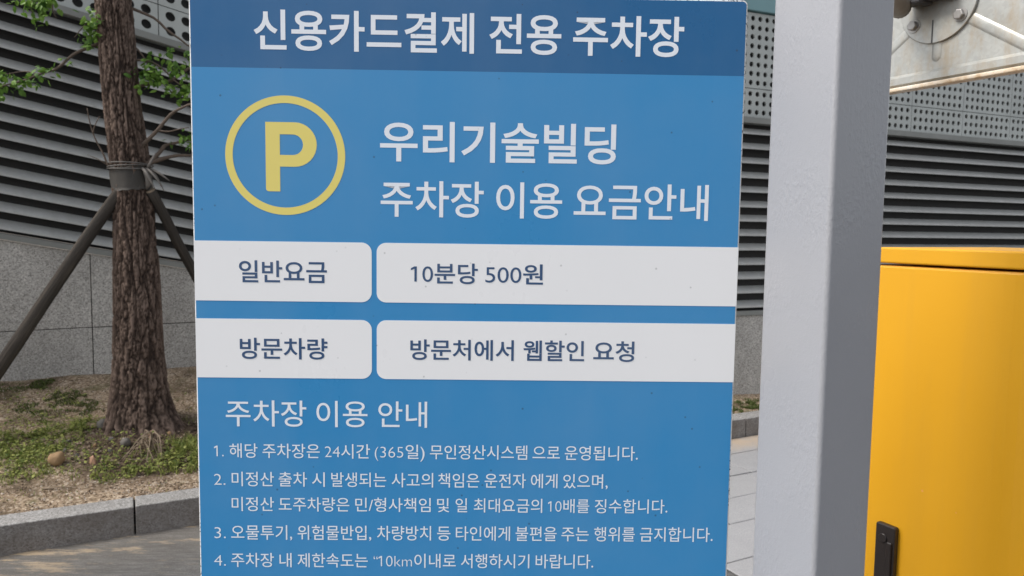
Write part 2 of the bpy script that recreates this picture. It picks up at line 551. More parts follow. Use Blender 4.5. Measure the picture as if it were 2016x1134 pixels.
# planting bed
V, F = [], []
nS, nD = 190, 64
for i in range(nS + 1):
    for k in range(nD + 1):
        s, dd = -2.6 + 9.4 * i / nS, 0.148 + 2.7 * (k / nD)
        X, Y = KX + s * U.x + dd * N.x, KY + s * U.y + dd * N.y
        V.append((X, Y, bed_z(X, Y)))
for i in range(nS):
    for k in range(nD):
        a = i * (nD + 1) + k
        F.append((a, a + nD + 1, a + nD + 2, a + 1))
tag(link('planting_bed', pyd('planting_bed', V, F), 'soil', smooth=True), kind='structure')

# ------------------------------------------------------------------ the wall behind
wall = tag(empty('louvered_wall', (-0.4, 5.8, 0)), 'long grey wall behind the sign, metal louvers over granite slabs, perforated panels on top', 'wall')
wl0 = Vector((-0.4, 5.8, 0))
PITCH = 0.12
prof = [(0.045, 0.056), (-0.030, 0.0), (-0.030, -0.013), (-0.026, -0.013), (-0.026, -0.003), (0.045, 0.050)]

def perf_mesh(name, cols, rows, w, h, cell, r, slope=0.0, th=0.012, K=12):
    V, F = [], []
    mx, mz = (w - cols * cell) / 2, (h - rows * cell) / 2
    def v(x, y, z):
        V.append((x, y, z + slope * x)); return len(V) - 1
    for i in range(cols):
        for j in range(rows):
            cx, cz = mx + (i + .5) * cell, mz + (j + .5) * cell
            sq, ho, hb = [], [], []
            for k in range(K):
                a = 2 * math.pi * (k + .5) / K
                c, s_ = math.cos(a), math.sin(a)
                m = max(abs(c), abs(s_))
                sq.append(v(cx + cell / 2 * c / m, 0, cz + cell / 2 * s_ / m))
                ho.append(v(cx + r * c, 0, cz + r * s_))
                hb.append(v(cx + r * c, th, cz + r * s_))
            for k in range(K):
                q = (k + 1) % K
                F.append((sq[k], sq[q], ho[q], ho[k])); F.append((ho[k], ho[q], hb[q], hb[k]))
            # the cell's own corners
            for k in range(K):
                q = (k + 1) % K
                a, b = V[sq[k]], V[sq[q]]
                if abs(a[0] - b[0]) > 1e-6 and abs((a[2] - slope * a[0]) - (b[2] - slope * b[0])) > 1e-6:
                    xx = a[0] if abs(abs(a[0] - cx) - cell / 2) < 1e-6 else b[0]
                    za, zb = a[2] - slope * a[0], b[2] - slope * b[0]
                    zz = za if abs(abs(za - cz) - cell / 2) < 1e-6 else zb
                    F.append((sq[k], v(xx, 0, zz), sq[q]))
    # border strips and folded edges
    def quad(x0, x1, z0, z1, y0=0, y1=0):
        F.append((v(x0, y0, z0), v(x1, y0, z0), v(x1, y1, z1), v(x0, y1, z1)))
    if mz > 0: quad(0, w, 0, mz); quad(0, w, h - mz, h)
    if mx > 0: quad(0, mx, mz, h - mz); quad(w - mx, w, mz, h - mz)
    for x in (0, w):
        F.append((v(x, 0, 0), v(x, th, 0), v(x, th, h), v(x, 0, h)))
    for z in (0, h):
        F.append((v(0, 0, z), v(w, 0, z), v(w, th, z), v(0, th, z)))
    return pyd(name, V, F)

def section(p0, p1, s0, granite_top, louver_top, slope, base_z, joint_z, perf, seam0, fascia):
    """one straight run of the wall. p0: point where s = 0. Local x runs along the wall, local y points into it."""
    p0, p1 = Vector((*p0, 0)), Vector((*p1, 0))
    dr = (p1 - p0).normalized()
    ang = math.atan2(dr.y, dr.x)
    s1 = (p1 - p0).length
    rot = (0, 0, ang)
    L = p0 - wl0
    def put(name, me, mat, x=0, y=0, z=0):
        off = Vector((x * dr.x - y * dr.y, x * dr.y + y * dr.x, z))
        return link(name, me, mat, wall, L + off, rot)
    # granite slabs, two courses, open joints
    put('granite_backing', prism('granite_backing', [(s0, -0.1), (s1, -0.1), (s1, granite_top + slope * s1 - .01), (s0, granite_top + slope * s0 - .01)], 0.012, 0.30, 'y'), 'void')
    xs = [s0]
    x = 0.555 - 0.95 * 4
    while x < s1:
        if x > s0 + .1 and x < s1 - .1: xs.append(x)
        x += 0.95
    xs.append(s1)
    g = 0.0028
    for a, b in zip(xs[:-1], xs[1:]):
        dz = rng.uniform(-.0015, .0015)
        if joint_z > base_z + .05:
            put('granite_slab', prism('granite_slab', [(a + g, base_z - .25), (b - g, base_z - .25), (b - g, joint_z - g), (a + g, joint_z - g)], dz, 0.03, 'y', 0.002, 1), 'granite')
        lo = max(joint_z, base_z - .25)
        put('granite_slab', prism('granite_slab', [(a + g, lo + g), (b - g, lo + g), (b - g, granite_top + slope * b), (a + g, granite_top + slope * a)], -dz, 0.03, 'y', 0.002, 1), 'granite')
    # sill trim
    put('sill_trim', prism('sill_trim', [(s0, granite_top + .004 + slope * s0), (s1, granite_top + .004 + slope * s1), (s1, granite_top + .045 + slope * s1), (s0, granite_top + .045 + slope * s0)], -0.022, 0.2, 'y', 0.003, 1), 'trim')
    # backing behind the louvers, then each slat
    put('louver_backing', prism('louver_backing', [(s0, granite_top + .05 + slope * s0), (s1, granite_top + .05 + slope * s1), (s1, louver_top + slope * s1), (s0, louver_top + slope * s0)], 0.055, 0.30, 'y'), 'void')
    bm = bmesh.new()
    ends = []
    for s in (s0, s1):
        ends.append([bm.verts.new((s, y, (z if slope else z * (.80 if z > 0 else 1)) + slope * s)) for y, z in prof])
    k = len(prof)
    for i in range(k):
        bm.faces.new((ends[0][i], ends[0][(i + 1) % k], ends[1][(i + 1) % k], ends[1][i]))
    for e in ends: bm.faces.new(e)
    sl = from_bm('louver_slat', bm)
    z = granite_top + 0.085
    while z < louver_top - 0.03:
        o = put('louver_slat', sl, 'louver', 0, rng.uniform(-.002, .002), z + rng.uniform(-.002, .002)); o.rotation_euler.x = rng.uniform(-.02, .02) if slope == 0 else 0; z += PITCH
    # rail over the louvers
    put('top_rail', prism('top_rail', [(s0, louver_top + slope * s0), (s1, louver_top + slope * s1), (s1, louver_top + .05 + slope * s1), (s0, louver_top + .05 + slope * s0)], -0.035, 0.25, 'y', 0.003, 1), 'trim')
    # perforated panels
    zb = louver_top + 0.055
    back_top = zb
    for cols, rows, h, cell, r in perf:
        me = perf_mesh('perforated_panel', cols, rows, 0.684, h - .006, cell, r, slope)
        x = seam0
        while x > s0: x -= 0.69
        while x + 0.3 < s1:
            put('perforated_panel', me, 'perf', x + .003, 0, back_top + slope * (x + .003)); x += 0.69
        back_top += h
    put('perforated_backing', prism('perforated_backing', [(s0, zb + slope * s0), (s1, zb + slope * s1), (s1, back_top + slope * s1), (s0, back_top + slope * s0)], 0.07, 0.30, 'y'), 'perf_back')
    put('coping', prism('coping', [(s0, back_top + .002 + slope * s0), (s1, back_top + .002 + slope * s1), (s1, back_top + .18 + slope * s1), (s0, back_top + .18 + slope * s0)], -0.03, 0.30, 'y', 0.004, 1), fascia)

la, ra = R(31.5), R(23)
LW = (-3.466, 4.95); RW = (1.918, 6.193)
lw1 = (LW[0] + 1.62 * math.cos(la), LW[1] + 1.62 * math.sin(la))
rw0 = (RW[0] - 0.66 * math.cos(ra), RW[1] - 0.66 * math.sin(ra))
rw1 = (rw0[0] + 6.5 * math.cos(ra), rw0[1] + 6.5 * math.sin(ra))
Pl = [(6, 2, 0.225, 0.106, 0.033), (6, 5, 0.56, 0.106, 0.033)]
Pr = [(9, 3, 0.235, 0.0735, 0.0215), (9, 8, 0.61, 0.0735, 0.0215)]
section(LW, lw1, -2.6, 1.395, 3.01, -0.19, 0.42, 0.765, Pl, 1.032, 'trim')
section(lw1, rw0, 0.0, 0.80, 2.40, 0.0, 0.15, 0.10, Pr, 0.3, 'teal')
section(rw0, rw1, 0.0, 0.80, 2.40, 0.0, 0.15, 0.10, Pr, 1.9 + 0.66, 'teal')
link('corner_post', box('corner_post', -0.05, 0.05, -0.05, 0.3, -.1, 3.6, .004, 1), 'trim', wall, Vector((*lw1, 0)) - wl0, (0, 0, R(18)))

# ------------------------------------------------------------------ tree
TX, TY = -2.24, 4.42
prof_t = [(0.10, -2.238, .245), (0.22, -2.239, .222), (0.291, -2.240, .190), (0.36, -2.241, .174), (0.463, -2.242, .160), (0.58, -2.245, .148), (0.712, -2.247, .138),
          (1.02, -2.247, .125), (1.627, -2.256, .106), (1.837, -2.268, .1045), (2.221, -2.307, .097), (2.802, -2.343, .0905), (3.6, -2.38, .082), (6.4, -2.46, .03)]
def trunk_at(z):
    for (z0, x0, r0), (z1, x1, r1) in zip(prof_t[:-1], prof_t[1:]):
        if z <= z1:
            t = max(0, (z - z0) / (z1 - z0))
            return x0 + (x1 - x0) * t, r0 + (r1 - r0) * t
    return prof_t[-1][1:]
tree = tag(empty('street_tree', (TX, TY, 0)), 'tree with rough brown bark and a few low leafy branches in the planting bed', 'tree')
V, F, ridge = [], [], []
NA = 150
zs = []
z = 0.12
while z < 3.1: zs.append(z); z += 0.0068
while z < 6.4: zs.append(z); z += 0.06
for z in zs:
    cx, r = trunk_at(z)
    flare = max(0, (0.62 - z) / 0.5)
    for k in range(NA):
        a = 2 * math.pi * k / NA
        ca, sa = math.cos(a), math.sin(a)
        lobes = flare * 0.024 * (math.sin(a * 5 + 1.0) * 0.7 + math.sin(a * 3 + 2.3)) + max(0, (0.5 - z) / 0.3) ** 2 * .09 * max(0, math.cos(a + .35)) ** 4
        wx = 0.9 * noise.noise(Vector((ca * 2, sa * 2, z * 3)))
        jg = noise.noise(Vector((ca * 9, sa * 9, z * 26)))
        rp = Vector((ca * 2.9 + wx * .4 + .2 * jg, sa * 2.9 + wx * .3 - .18 * jg, z * 4.0 + .9 * wx + .3 * jg))
        dv = noise.voronoi(rp)[0]
        n2 = noise.noise(Vector((ca * 10 + 9, sa * 10 + wx, z * 19)))
        n1 = noise.noise(Vector((ca * 6 + wx * .6, sa * 6, z * 6 + wx)))
        crack = min(1, .15 + (dv[1] - dv[0]) / 0.2) * min(1, .45 + abs(n1) / .15) * min(1, 0.5 + abs(n2) / 0.25)
        n3 = noise.noise(Vector((ca * 30, sa * 30, z * 70 + 5)))
        dsp = 0.018 * crack - 0.0125 + 0.0022 * n3 + 0.006 * noise.noise(Vector((ca * 2.5, sa * 2.5, z * 2)))
        rr = r + lobes + dsp
        V.append((cx + rr * ca - TX, rr * sa, z))
        ridge.append(0.15 + 0.75 * crack + 0.25 * n3)
for i in range(len(zs) - 1):
    for k in range(NA):
        k2 = (k + 1) % NA
        F.append((i * NA + k, i * NA + k2, (i + 1) * NA + k2, (i + 1) * NA + k))
me = pyd('trunk', V, F)
at = me.attributes.new('ridge', 'FLOAT', 'POINT')
at.data.foreach_set('value', ridge)
trunk = link('trunk', me, 'bark', tree, smooth=True)

branches = [
    ([(-2.33, 4.41, 2.585), (-2.504, 4.36, 2.496), (-2.599, 4.32, 2.415), (-2.693, 4.28, 2.348), (-2.899, 4.24, 2.267), (-3.1, 4.2, 2.21)], .0082),
    ([(-2.35, 4.42, 3.02), (-2.62, 4.38, 2.872), (-2.774, 4.34, 2.75), (-2.717, 4.3, 2.649)], .009),
    ([(-2.33, 4.43, 2.79), (-2.156, 4.5, 2.726), (-1.979, 4.55, 2.584), (-1.807, 4.6, 2.517)], .0085),
    ([(-2.30, 4.43, 2.30), (-2.20, 4.45, 2.325), (-2.058, 4.467, 2.35), (-1.938, 4.483, 2.424), (-1.737, 4.5, 2.495)], .012),
    ([(-2.26, 4.41, 1.93), (-2.179, 4.4, 1.978), (-2.088, 4.388, 2.057), (-2.006, 4.375, 2.144), (-1.89, 4.362, 2.199), (-1.683, 4.35, 2.246)], .0115),
    ([(-2.24, 4.42, 1.80), (-2.175, 4.42, 1.853), (-2.101, 4.44, 1.93), (-2.064, 4.46, 1.978), (-1.945, 4.48, 2.011), (-1.776, 4.5, 2.055)], .013),
    ([(-2.24, 4.42, 1.83), (-2.162, 4.42, 1.862), (-2.052, 4.463, 1.903), (-1.934, 4.507, 1.924), (-1.766, 4.55, 1.958)], .013),
    ([(-2.28, 4.38, 1.79), (-2.33, 4.345, 1.816), (-2.393, 4.34, 1.916), (-2.426, 4.32, 2.024), (-2.448, 4.3, 2.156)], .006),
    ([(-2.426, 4.32, 2.024), (-2.407, 4.31, 2.063), (-2.374, 4.3, 2.114)], .004),
    ([(-2.33, 4.36, 1.83), (-2.40, 4.33, 1.87), (-2.46, 4.31, 1.90)], .003),
    ([(-2.33, 4.40, 2.62), (-2.40, 4.38, 2.61), (-2.46, 4.37, 2.58)], .006),
    ([(-2.31, 4.43, 2.45), (-2.17, 4.44, 2.47), (-2.06, 4.45, 2.40), (-1.95, 4.47, 2.31), (-1.8, 4.5, 2.26)], .006),
    ([(-2.31, 4.43, 2.60), (-2.20, 4.46, 2.50), (-2.10, 4.46, 2.35), (-2.02, 4.46, 2.28)], .005),
    ([(-2.35, 4.42, 2.72), (-2.45, 4.36, 2.66), (-2.52, 4.33, 2.56)], .005), ([(-2.62, 4.38, 2.872), (-2.64, 4.32, 2.74), (-2.60, 4.3, 2.66)], .005),
    ([(-2.70, 4.28, 2.346), (-2.78, 4.26, 2.36), (-2.88, 4.25, 2.345)], .004), ([(-2.088, 4.388, 2.057), (-2.02, 4.38, 2.05), (-1.9, 4.38, 2.06)], .005),
    # limbs above the view
    ([(-2.40, 4.42, 4.5), (-2.9, 4.3, 5.2), (-3.4, 4.1, 5.8)], .03), ([(-2.40, 4.42, 4.7), (-1.9, 4.3, 5.4), (-1.5, 4.1, 5.9)], .03),
    ([(-2.42, 4.42, 4.9), (-2.3, 3.8, 5.6), (-2.2, 3.4, 6.1)], .028), ([(-2.42, 4.42, 5.1), (-2.5, 4.8, 5.8), (-2.5, 5.0, 6.4)], .028),
]
for pts, r in branches:
    path = smooth_path([(x - TX, y - TY, z) for x, y, z in pts], 5)
    path = [p + Vector((noise.noise(p * 9), noise.noise(p * 9 + Vector((5, 0, 0))), noise.noise(p * 9 + Vector((0, 7, 0))))) * 0.012 if i else p for i, p in enumerate(path)]
    rad = [r * (1.25 - 0.85 * i / (len(path) - 1)) * (1 + .15 * noise.noise(p * 30)) for i, p in enumerate(path)]
    link('branch', tube('branch', path, rad, 8), 'twig', tree, smooth=True)

def leaf_geo(pos, size, dirv, nrm):
    d = dirv.normalized(); n = nrm.normalized()
    s = d.cross(n)
    if s.length < 1e-4: s = d.orthogonal()
    s.normalize(); n = s.cross(d)
    w = size * 0.36
    V = [pos, pos + d * size * .3 + s * w * .9 - n * size * .05, pos + d * size * .65 + s * w * .85 - n * size * .08, pos + d * size - n * size * .16,
         pos + d * size * .65 - s * w * .85 - n * size * .08, pos + d * size * .3 - s * w * .9 - n * size * .05, pos + d * size * .5 + n * size * .03]
    return V, [(0, 1, 6), (1, 2, 6), (2, 3, 6), (3, 4, 6), (4, 5, 6), (5, 0, 6)]

lr = random.Random(11)
def rv(k=1.0): return Vector((lr.uniform(-k, k), lr.uniform(-k, k), lr.uniform(-k, k)))
clusters = [(-2.867, 4.28, 2.318), (-2.782, 4.28, 2.29), (-2.924, 4.28, 2.337), (-2.722, 4.28, 2.334), (-2.664, 4.28, 2.348), (-2.90, 4.24, 2.27), (-2.83, 4.25, 2.27), (-2.95, 4.24, 2.25),
            (-2.423, 4.34, 2.632), (-2.409, 4.36, 2.603), (-2.448, 4.36, 2.588), (-2.736, 4.28, 2.741), (-2.679, 4.28, 2.714), (-2.71, 4.28, 2.657),
            (-2.636, 4.28, 2.728), (-2.70, 4.3, 2.75), (-2.74, 4.3, 2.78), (-2.66, 4.3, 2.77),
            (-2.105, 4.42, 2.42), (-2.15, 4.42, 2.376), (-2.076, 4.42, 2.377), (-2.12, 4.44, 2.345), (-2.063, 4.42, 2.304), (-1.912, 4.48, 2.466),
            (-1.99, 4.46, 2.276), (-1.929, 4.46, 2.364), (-2.043, 4.44, 2.50), (-1.915, 4.46, 2.321), (-1.908, 4.46, 1.985), (-2.17, 4.40, 2.33), (-1.95, 4.48, 2.31)]
clusters += [(-2.44, 4.33, 2.66), (-2.40, 4.34, 2.68), (-2.47, 4.36, 2.55), (-2.62, 4.28, 2.76), (-2.78, 4.3, 2.78), (-2.03, 4.46, 2.43), (-1.97, 4.46, 2.41), (-2.0, 4.46, 2.33), (-2.14, 4.44, 2.46), (-2.18, 4.42, 2.41), (-1.93, 4.47, 2.27), (-1.95, 4.46, 2.03), (-2.99, 4.25, 2.30), (-1.93, 4.5, 2.50)]
sparse = [(-2.603, 4.32, 2.44), (-2.56, 4.33, 2.42), (-2.056, 4.45, 2.0), (-1.955, 4.5, 2.537), (-2.82, 4.3, 2.74)]
geos = []
def add_cluster(c, num, rad, size):
    for _ in range(num):
        p = c + rv(rad) * lr.random() ** .4
        dv = rv() + Vector((0, 0, -.5))
        geos.append(leaf_geo(p, size * lr.uniform(.65, 1.2), dv, rv(.6) + Vector((0, -.35, .8))))
for c in clusters: add_cluster(Vector(c) - Vector((TX, TY, 0)), 14, .058, .042)
for c in sparse: add_cluster(Vector(c) - Vector((TX, TY, 0)), 3, .03, .042)
link('low_foliage', merge('low_foliage', geos), 'leaf', tree)
geos = []
for _ in range(90):
    while True:
        q = rv()
        if q.length < 1: break
    c = Vector((-2.4 + q.x * 1.5 - TX, 4.3 + q.y * 1.2 - TY, 6.0 + q.z * .95))
    add_cluster(c, 12, .17, .055)
link('crown', merge('crown', geos), 'leaf', tree)

# rubber sleeve and wire where the props are tied
tie = tag(empty('tree_tie', (-2.268, TY, 1.68)), 'dark rubber sleeve tied round the tree trunk with wire and frayed rope', 'tree tie')
V, F = [], []
NS = 48
for i in range(9):
    z = 0.02 + 0.135 * i / 8
    for k in range(NS):
        a = 2 * math.pi * k / NS
        cx, r = trunk_at(1.68 + z)
        wob = .007 * noise.noise(Vector((math.cos(a) * 3, math.sin(a) * 3, z * 14)))
        edge = .022 * noise.noise(Vector((math.cos(a) * 2.5, math.sin(a) * 2.5, 5))) * (1 if i in (0, 8) else 0)
        rr = r + .006 + wob
        V.append((cx + 2.268 + rr * math.cos(a), rr * math.sin(a), z + edge))
for i in range(8):
    for k in range(NS):
        k2 = (k + 1) % NS
        F.append((i * NS + k, i * NS + k2, (i + 1) * NS + k2, (i + 1) * NS + k))
for i, inner in ((0, 0), (8, 8)):
    b = len(V)
    for k in range(NS):
        x, y, z = V[i * NS + k]
        V.append((x * .9, y * .9, z))
    for k in range(NS):
        k2 = (k + 1) % NS
        F.append((i * NS + k, i * NS + k2, b + k2, b + k))
link('sleeve', pyd('sleeve', V, F), 'rubber', tie, smooth=True)
for zz, dr, ph in ((.150, .0135, 0), (.162, .0145, 1.5), (.172, .013, 3)):
    path = []
    for k in range(41):
        a = 2 * math.pi * k / 40
        r = trunk_at(1.83)[1] + dr + .003
        path.append((r * math.cos(a), r * math.sin(a), zz + .008 * math.sin(a + ph)))
    link('wire', tube('wire', path, .0035, 6), 'wire', tie, smooth=True)
for a0, ln, dz in ((-.35, .10, -.10), (-.15, .13, -.07), (-.55, .08, -.12), (-.25, .06, .09), (-.05, .09, -.13)):
    p0 = Vector((.118 * math.cos(a0), .118 * math.sin(a0), .15))
    p1 = p0 + Vector((ln * .5, -.03, dz * .3)); p2 = p0 + Vector((ln, -.02, dz))
    link('rope_end', tube('rope_end', smooth_path([p0, p1, p2], 5), [.007, .008, .009, .0085, .008, .007, .007, .006, .005, .003, .002], 7), 'rope', tie, smooth=True)
link('knot', tube('knot', [(.105, -.05, .145), (.118, -.055, .13), (.128, -.05, .10), (.125, -.045, .06), (.11, -.04, .03)], [.008, .017, .019, .015, .006], 9), 'rope', tie, smooth=True)

def pole(p0, p1, r, label):
    p0, p1 = Vector(p0), Vector(p1)
    L = (p1 - p0).length
    e = empty('support_pole', p1)
    q = (p0 - p1).to_track_quat('Z', 'Y').to_euler()
    path = [Vector((.008 * noise.noise(Vector((t * 2.3, r * 90, 0))), .008 * noise.noise(Vector((t * 2.3, 4, r * 90))), t)) for t in [L * i / 24 for i in range(25)]]
    rad = [r * (1.08 - .16 * i / 24) * (1 + .10 * noise.noise(p * 7)) for i, p in enumerate(path)]
    link('shaft', tube('shaft', path, rad, 16), 'wood', e, rot=q, smooth=True)
    link('cut_end', tube('cut_end', [path[-1], path[-1] + Vector((0, 0, .006))], [rad[-1] * .97, rad[-1] * .85], 14), 'dry', e, rot=q)
    tag(e, label, 'support pole', 'wooden props of the tree')
pl0, pl1 = Vector((-2.275, 4.365, 1.745)), Vector((-2.867, 4.10, 0.696))
dl = (pl1 - pl0); pole(pl0, pl0 + dl * 1.42, .0365, 'dark wooden prop slanting down to the left of the tree trunk')
pr0, pr1 = Vector((-2.145, 4.40, 1.70)), Vector((-2.016, 4.72, 1.163))
dl = (pr1 - pr0); pole(pr0, pr0 + dl * 2.5, .032, 'dark wooden prop slanting from the trunk down behind the sign')

# ------------------------------------------------------------------ parking sign
SW = 0.7413
yaw = 0.0186878
cxs = -0.43112882 + SW / 2 * math.cos(yaw); cys = 1.0 + SW / 2 * math.sin(yaw)
sign = tag(empty('parking_sign', (cxs, cys, 0), yaw), 'blue and white parking fee board with Korean lettering and a yellow P in a ring', 'sign')
hw = SW / 2
TOP = 1.8092
link('board', prism('board', round_rect(-hw, hw, 0.14, TOP, (.004, .004, .007, .007)), 0.0, 0.045, 'y', .0015, 2), 'edge', sign)
link('plinth', box('plinth', -hw - .03, hw + .03, -.06, .12, 0, .14, .006), 'dark', sign)
def sheet(name, pts, y, mat, th=.0006):
    return link(name, prism(name, pts, y, y + th, 'y'), mat, sign)
IN = .0022
sheet('blue_print', round_rect(-hw + IN, hw - IN, .15, 1.7096, (0, 0, 0, 0)), -.0006, 'blue')
sheet('header_print', round_rect(-hw + IN, hw - IN, 1.7096, TOP - IN, (0, 0, .005, .005)), -.0006, 'navy')
for z0, z1 in ((1.3988, 1.4799), (1.2930, 1.3742)):
    sheet('white_field', round_rect(-hw + IN * .5, -.1305, z0, z1, (0, .0135, .0135, 0)), -.00095, 'white')
    sheet('white_field', round_rect(-.1237, hw - IN * .5, z0, z1, (.0125, 0, 0, .0125)), -.00095, 'white')
# the ring
V, F = [], []
NR = 96
for k in range(NR):
    a = 2 * math.pi * k / NR
    for r in (.0700, .0800):
        V.append((-.2456 + r * math.cos(a), -.00085, 1.5950 + r * math.sin(a) * .99))
for k in range(NR):
    q = (k + 1) % NR
    F.append((2 * k, 2 * k + 1, 2 * q + 1, 2 * q))
link('yellow_ring', pyd('yellow_ring', V, F), 'yellow_print', sign)
# the letter P: outer outline and counter, filled as strips
def p_outline():
    x0, x1, xr = -.2718, -.2527, -.2035
    zt, zb, zm = 1.6392, 1.5472, 1.5803
    rb = (zt - zm) / 2
    out = [(x0, zt)]
    cx, cz = xr - rb, (zt + zm) / 2
    for i in range(17):
        a = R(90 - 180 * i / 16)
        out.append((cx + rb * math.cos(a), cz + rb * math.sin(a)))
    out += [(x1, zm), (x1, zb)]
    for i in range(7):
        a = R(270 - 90 * i / 6)
        out.append((x0 + .004 + .004 * math.cos(a), zb + .004 + .004 * math.sin(a)))
    return out
def p_hole():
    x0, xr, zt, zb = -.2527, -.2218, 1.6231, 1.5958
    rb = (zt - zb) / 2
    out = [(x0, zt)]
    for i in range(13):
        a = R(90 - 180 * i / 12)
        out.append((xr - rb + rb * math.cos(a), (zt + zb) / 2 + rb * math.sin(a)))
    out.append((x0, zb))
    return out
cu = bpy.data.curves.new('letter_p', 'CURVE')
cu.dimensions = '2D'; cu.fill_mode = 'BOTH'
for pts in (p_outline(), p_hole()):
    sp = cu.splines.new('POLY')
    sp.points.add(len(pts) - 1)
    for i, (x, z) in enumerate(pts): sp.points[i].co = (x, z, 0, 1)
    sp.use_cyclic_u = True
tmp = bpy.data.objects.new('letter_p', cu)
COL.objects.link(tmp)
bpy.context.view_layer.update()
me = bpy.data.meshes.new_from_object(tmp.evaluated_get(bpy.context.evaluated_depsgraph_get()))
bpy.data.objects.remove(tmp)
for v in me.vertices: v.co = Vector((v.co.x, -.00085, v.co.y))
me.materials.clear()
me.name = 'letter_p'
link('letter_p', me, 'yellow_print', sign)

LINES = [
    ('head', 1.7856, 1.7328, [('신용카드결제', -0.2854, 0.0057), ('전용', 0.0260, 0.1218), ('주차장', 0.1377, 0.2860)]),
    ('name', 1.6429, 1.5894, [('우리기술빌딩', -0.1190, 0.1984)]),
    ('sub', 1.5639, 1.5153, [('주차장', -0.1182, 0.0207), ('이용', 0.0376, 0.1270), ('요금안내', 0.1429, 0.3262)]),
    ('row', 1.4542, 1.4242, [('일반요금', -0.3096, -0.1910)]),
    ('row', 1.3485, 1.3190, [('방문차량', -0.3101, -0.1910)]),
    ('row', 1.4534, 1.4251, [('10분당', -0.0773, 0.0136), ('500원', 0.0240, 0.1027)]),
    ('row', 1.3489, 1.3199, [('방문처에서', -0.0778, 0.0641), ('웹할인', 0.0775, 0.1612), ('요청', 0.1738, 0.2304)]),
    ('title', 1.2618, 1.2250, [('주차장', -0.3308, -0.2206), ('이용', -0.2068, -0.1366), ('안내', -0.1217, -0.0545)]),
    ('body', 1.2012, 1.1807, [('1.', -0.3477, -0.3346), ('해당', -0.3266, -0.2882), ('주차장은', -0.2813, -0.2026), ('24시간', -0.1956, -0.1332), ('(365일)', -0.1267, -0.0578), ('무인정산시스템', -0.0504, 0.0848), ('으로', 0.0923, 0.1303), ('운영됩니다.', 0.1371, 0.2392)]),
    ('body', 1.1612, 1.1404, [('2.', -0.3485, -0.3331), ('미정산', -0.3243, -0.2661), ('출차', -0.2596, -0.2205), ('시', -0.2135, -0.1959), ('발생되는', -0.1869, -0.1108), ('사고의', -0.1033, -0.0457), ('책임은', -0.0386, 0.0185), ('운전자', 0.0259, 0.0836), ('에게', 0.0906, 0.1276), ('있으며,', 0.1358, 0.1980)]),
    ('body', 1.1255, 1.1050, [('미정산', -0.3249, -0.2665), ('도주차량은', -0.2600, -0.1621), ('민/형사책임', -0.1539, -0.0490), ('및', -0.0400, -0.0232), ('일', -0.0143, 0.0020), ('최대요금의', 0.0112, 0.1069), ('10배를', 0.1151, 0.1729), ('징수합니다.', 0.1807, 0.2830)]),
    ('body', 1.0854, 1.0642, [('3.', -0.3494, -0.3338), ('오물투기,', -0.3262, -0.2418), ('위험물반입,', -0.2344, -0.1318), ('차량방치', -0.1236, -0.0483), ('등', -0.0398, -0.0211), ('타인에게', -0.0136, 0.0623), ('불편을', 0.0701, 0.1278), ('주는', 0.1346, 0.1730), ('행위를', 0.1806, 0.2380), ('금지합니다.', 0.2451, 0.3482)]),
    ('body', 1.0452, 1.0246, [('4.', -0.3506, -0.3344), ('주차장', -0.3269, -0.2675), ('내', -0.2598, -0.2429), ('제한속도는', -0.2347, -0.1366), ('“', -0.1284, -0.1227), ('10km이내로', -0.1216, -0.0133), ('서행하시기', -0.0062, 0.0900), ('바랍니다.', 0.0989, 0.1803)]),
]
STYLE = {'head': (.016, 'letter', 'heading_lettering'), 'name': (.016, 'letter', 'title_lettering'), 'sub': (.010, 'letter', 'title_lettering'),
         'row': (.013, 'ink', 'fee_lettering'), 'title': (.003, 'letter', 'subtitle_lettering'), 'body': (.002, 'letter', 'rule_lettering')}
tc = bpy.data.curves.new('words', 'FONT')
tc.resolution_u = 5
tob = bpy.data.objects.new('words', tc)
COL.objects.link(tob)
def word_mesh(text, off):
    cut = 0
    while cut < len(text) and not '가' <= text[cut] <= '힣': cut += 1
    if 0 < cut < len(text) and text[0] != '민':
        full = glyphs(text, off)
        A, B = glyphs(text[:cut], off - .014), glyphs(text[cut:], off)
        shift = max(p[0] for p in full[0]) - max(p[0] for p in B[0])
        n = len(A[0])
        return A[0] + [(x + shift, y) for x, y in B[0]], A[1] + [tuple(i + n for i in f) for f in B[1]]
    return glyphs(text, off - (.012 if cut == len(text) else 0))
def glyphs(text, off):
    tc.body = text; tc.offset = off
    bpy.context.view_layer.update()
    m = bpy.data.meshes.new_from_object(tob.evaluated_get(bpy.context.evaluated_depsgraph_get()))
    V = [(v.co.x, v.co.y) for v in m.vertices]; F = [tuple(p.vertices) for p in m.polygons]
    bpy.data.meshes.remove(m)
    if text[0] == '1':                      # this font's 1 is a bare stem: give it its flag
        xl = min(p[0] for p in V); zt = .682 + off
        b = len(V)
        V += [(xl, zt), (xl - .145, zt - .085), (xl - .145 + .0, zt - .175), (xl, zt - .105)]
        F.append((b + 3, b, b + 1, b + 2))
    return V, F
def has_hangul(s): return any('가' <= c <= '힣' for c in s)
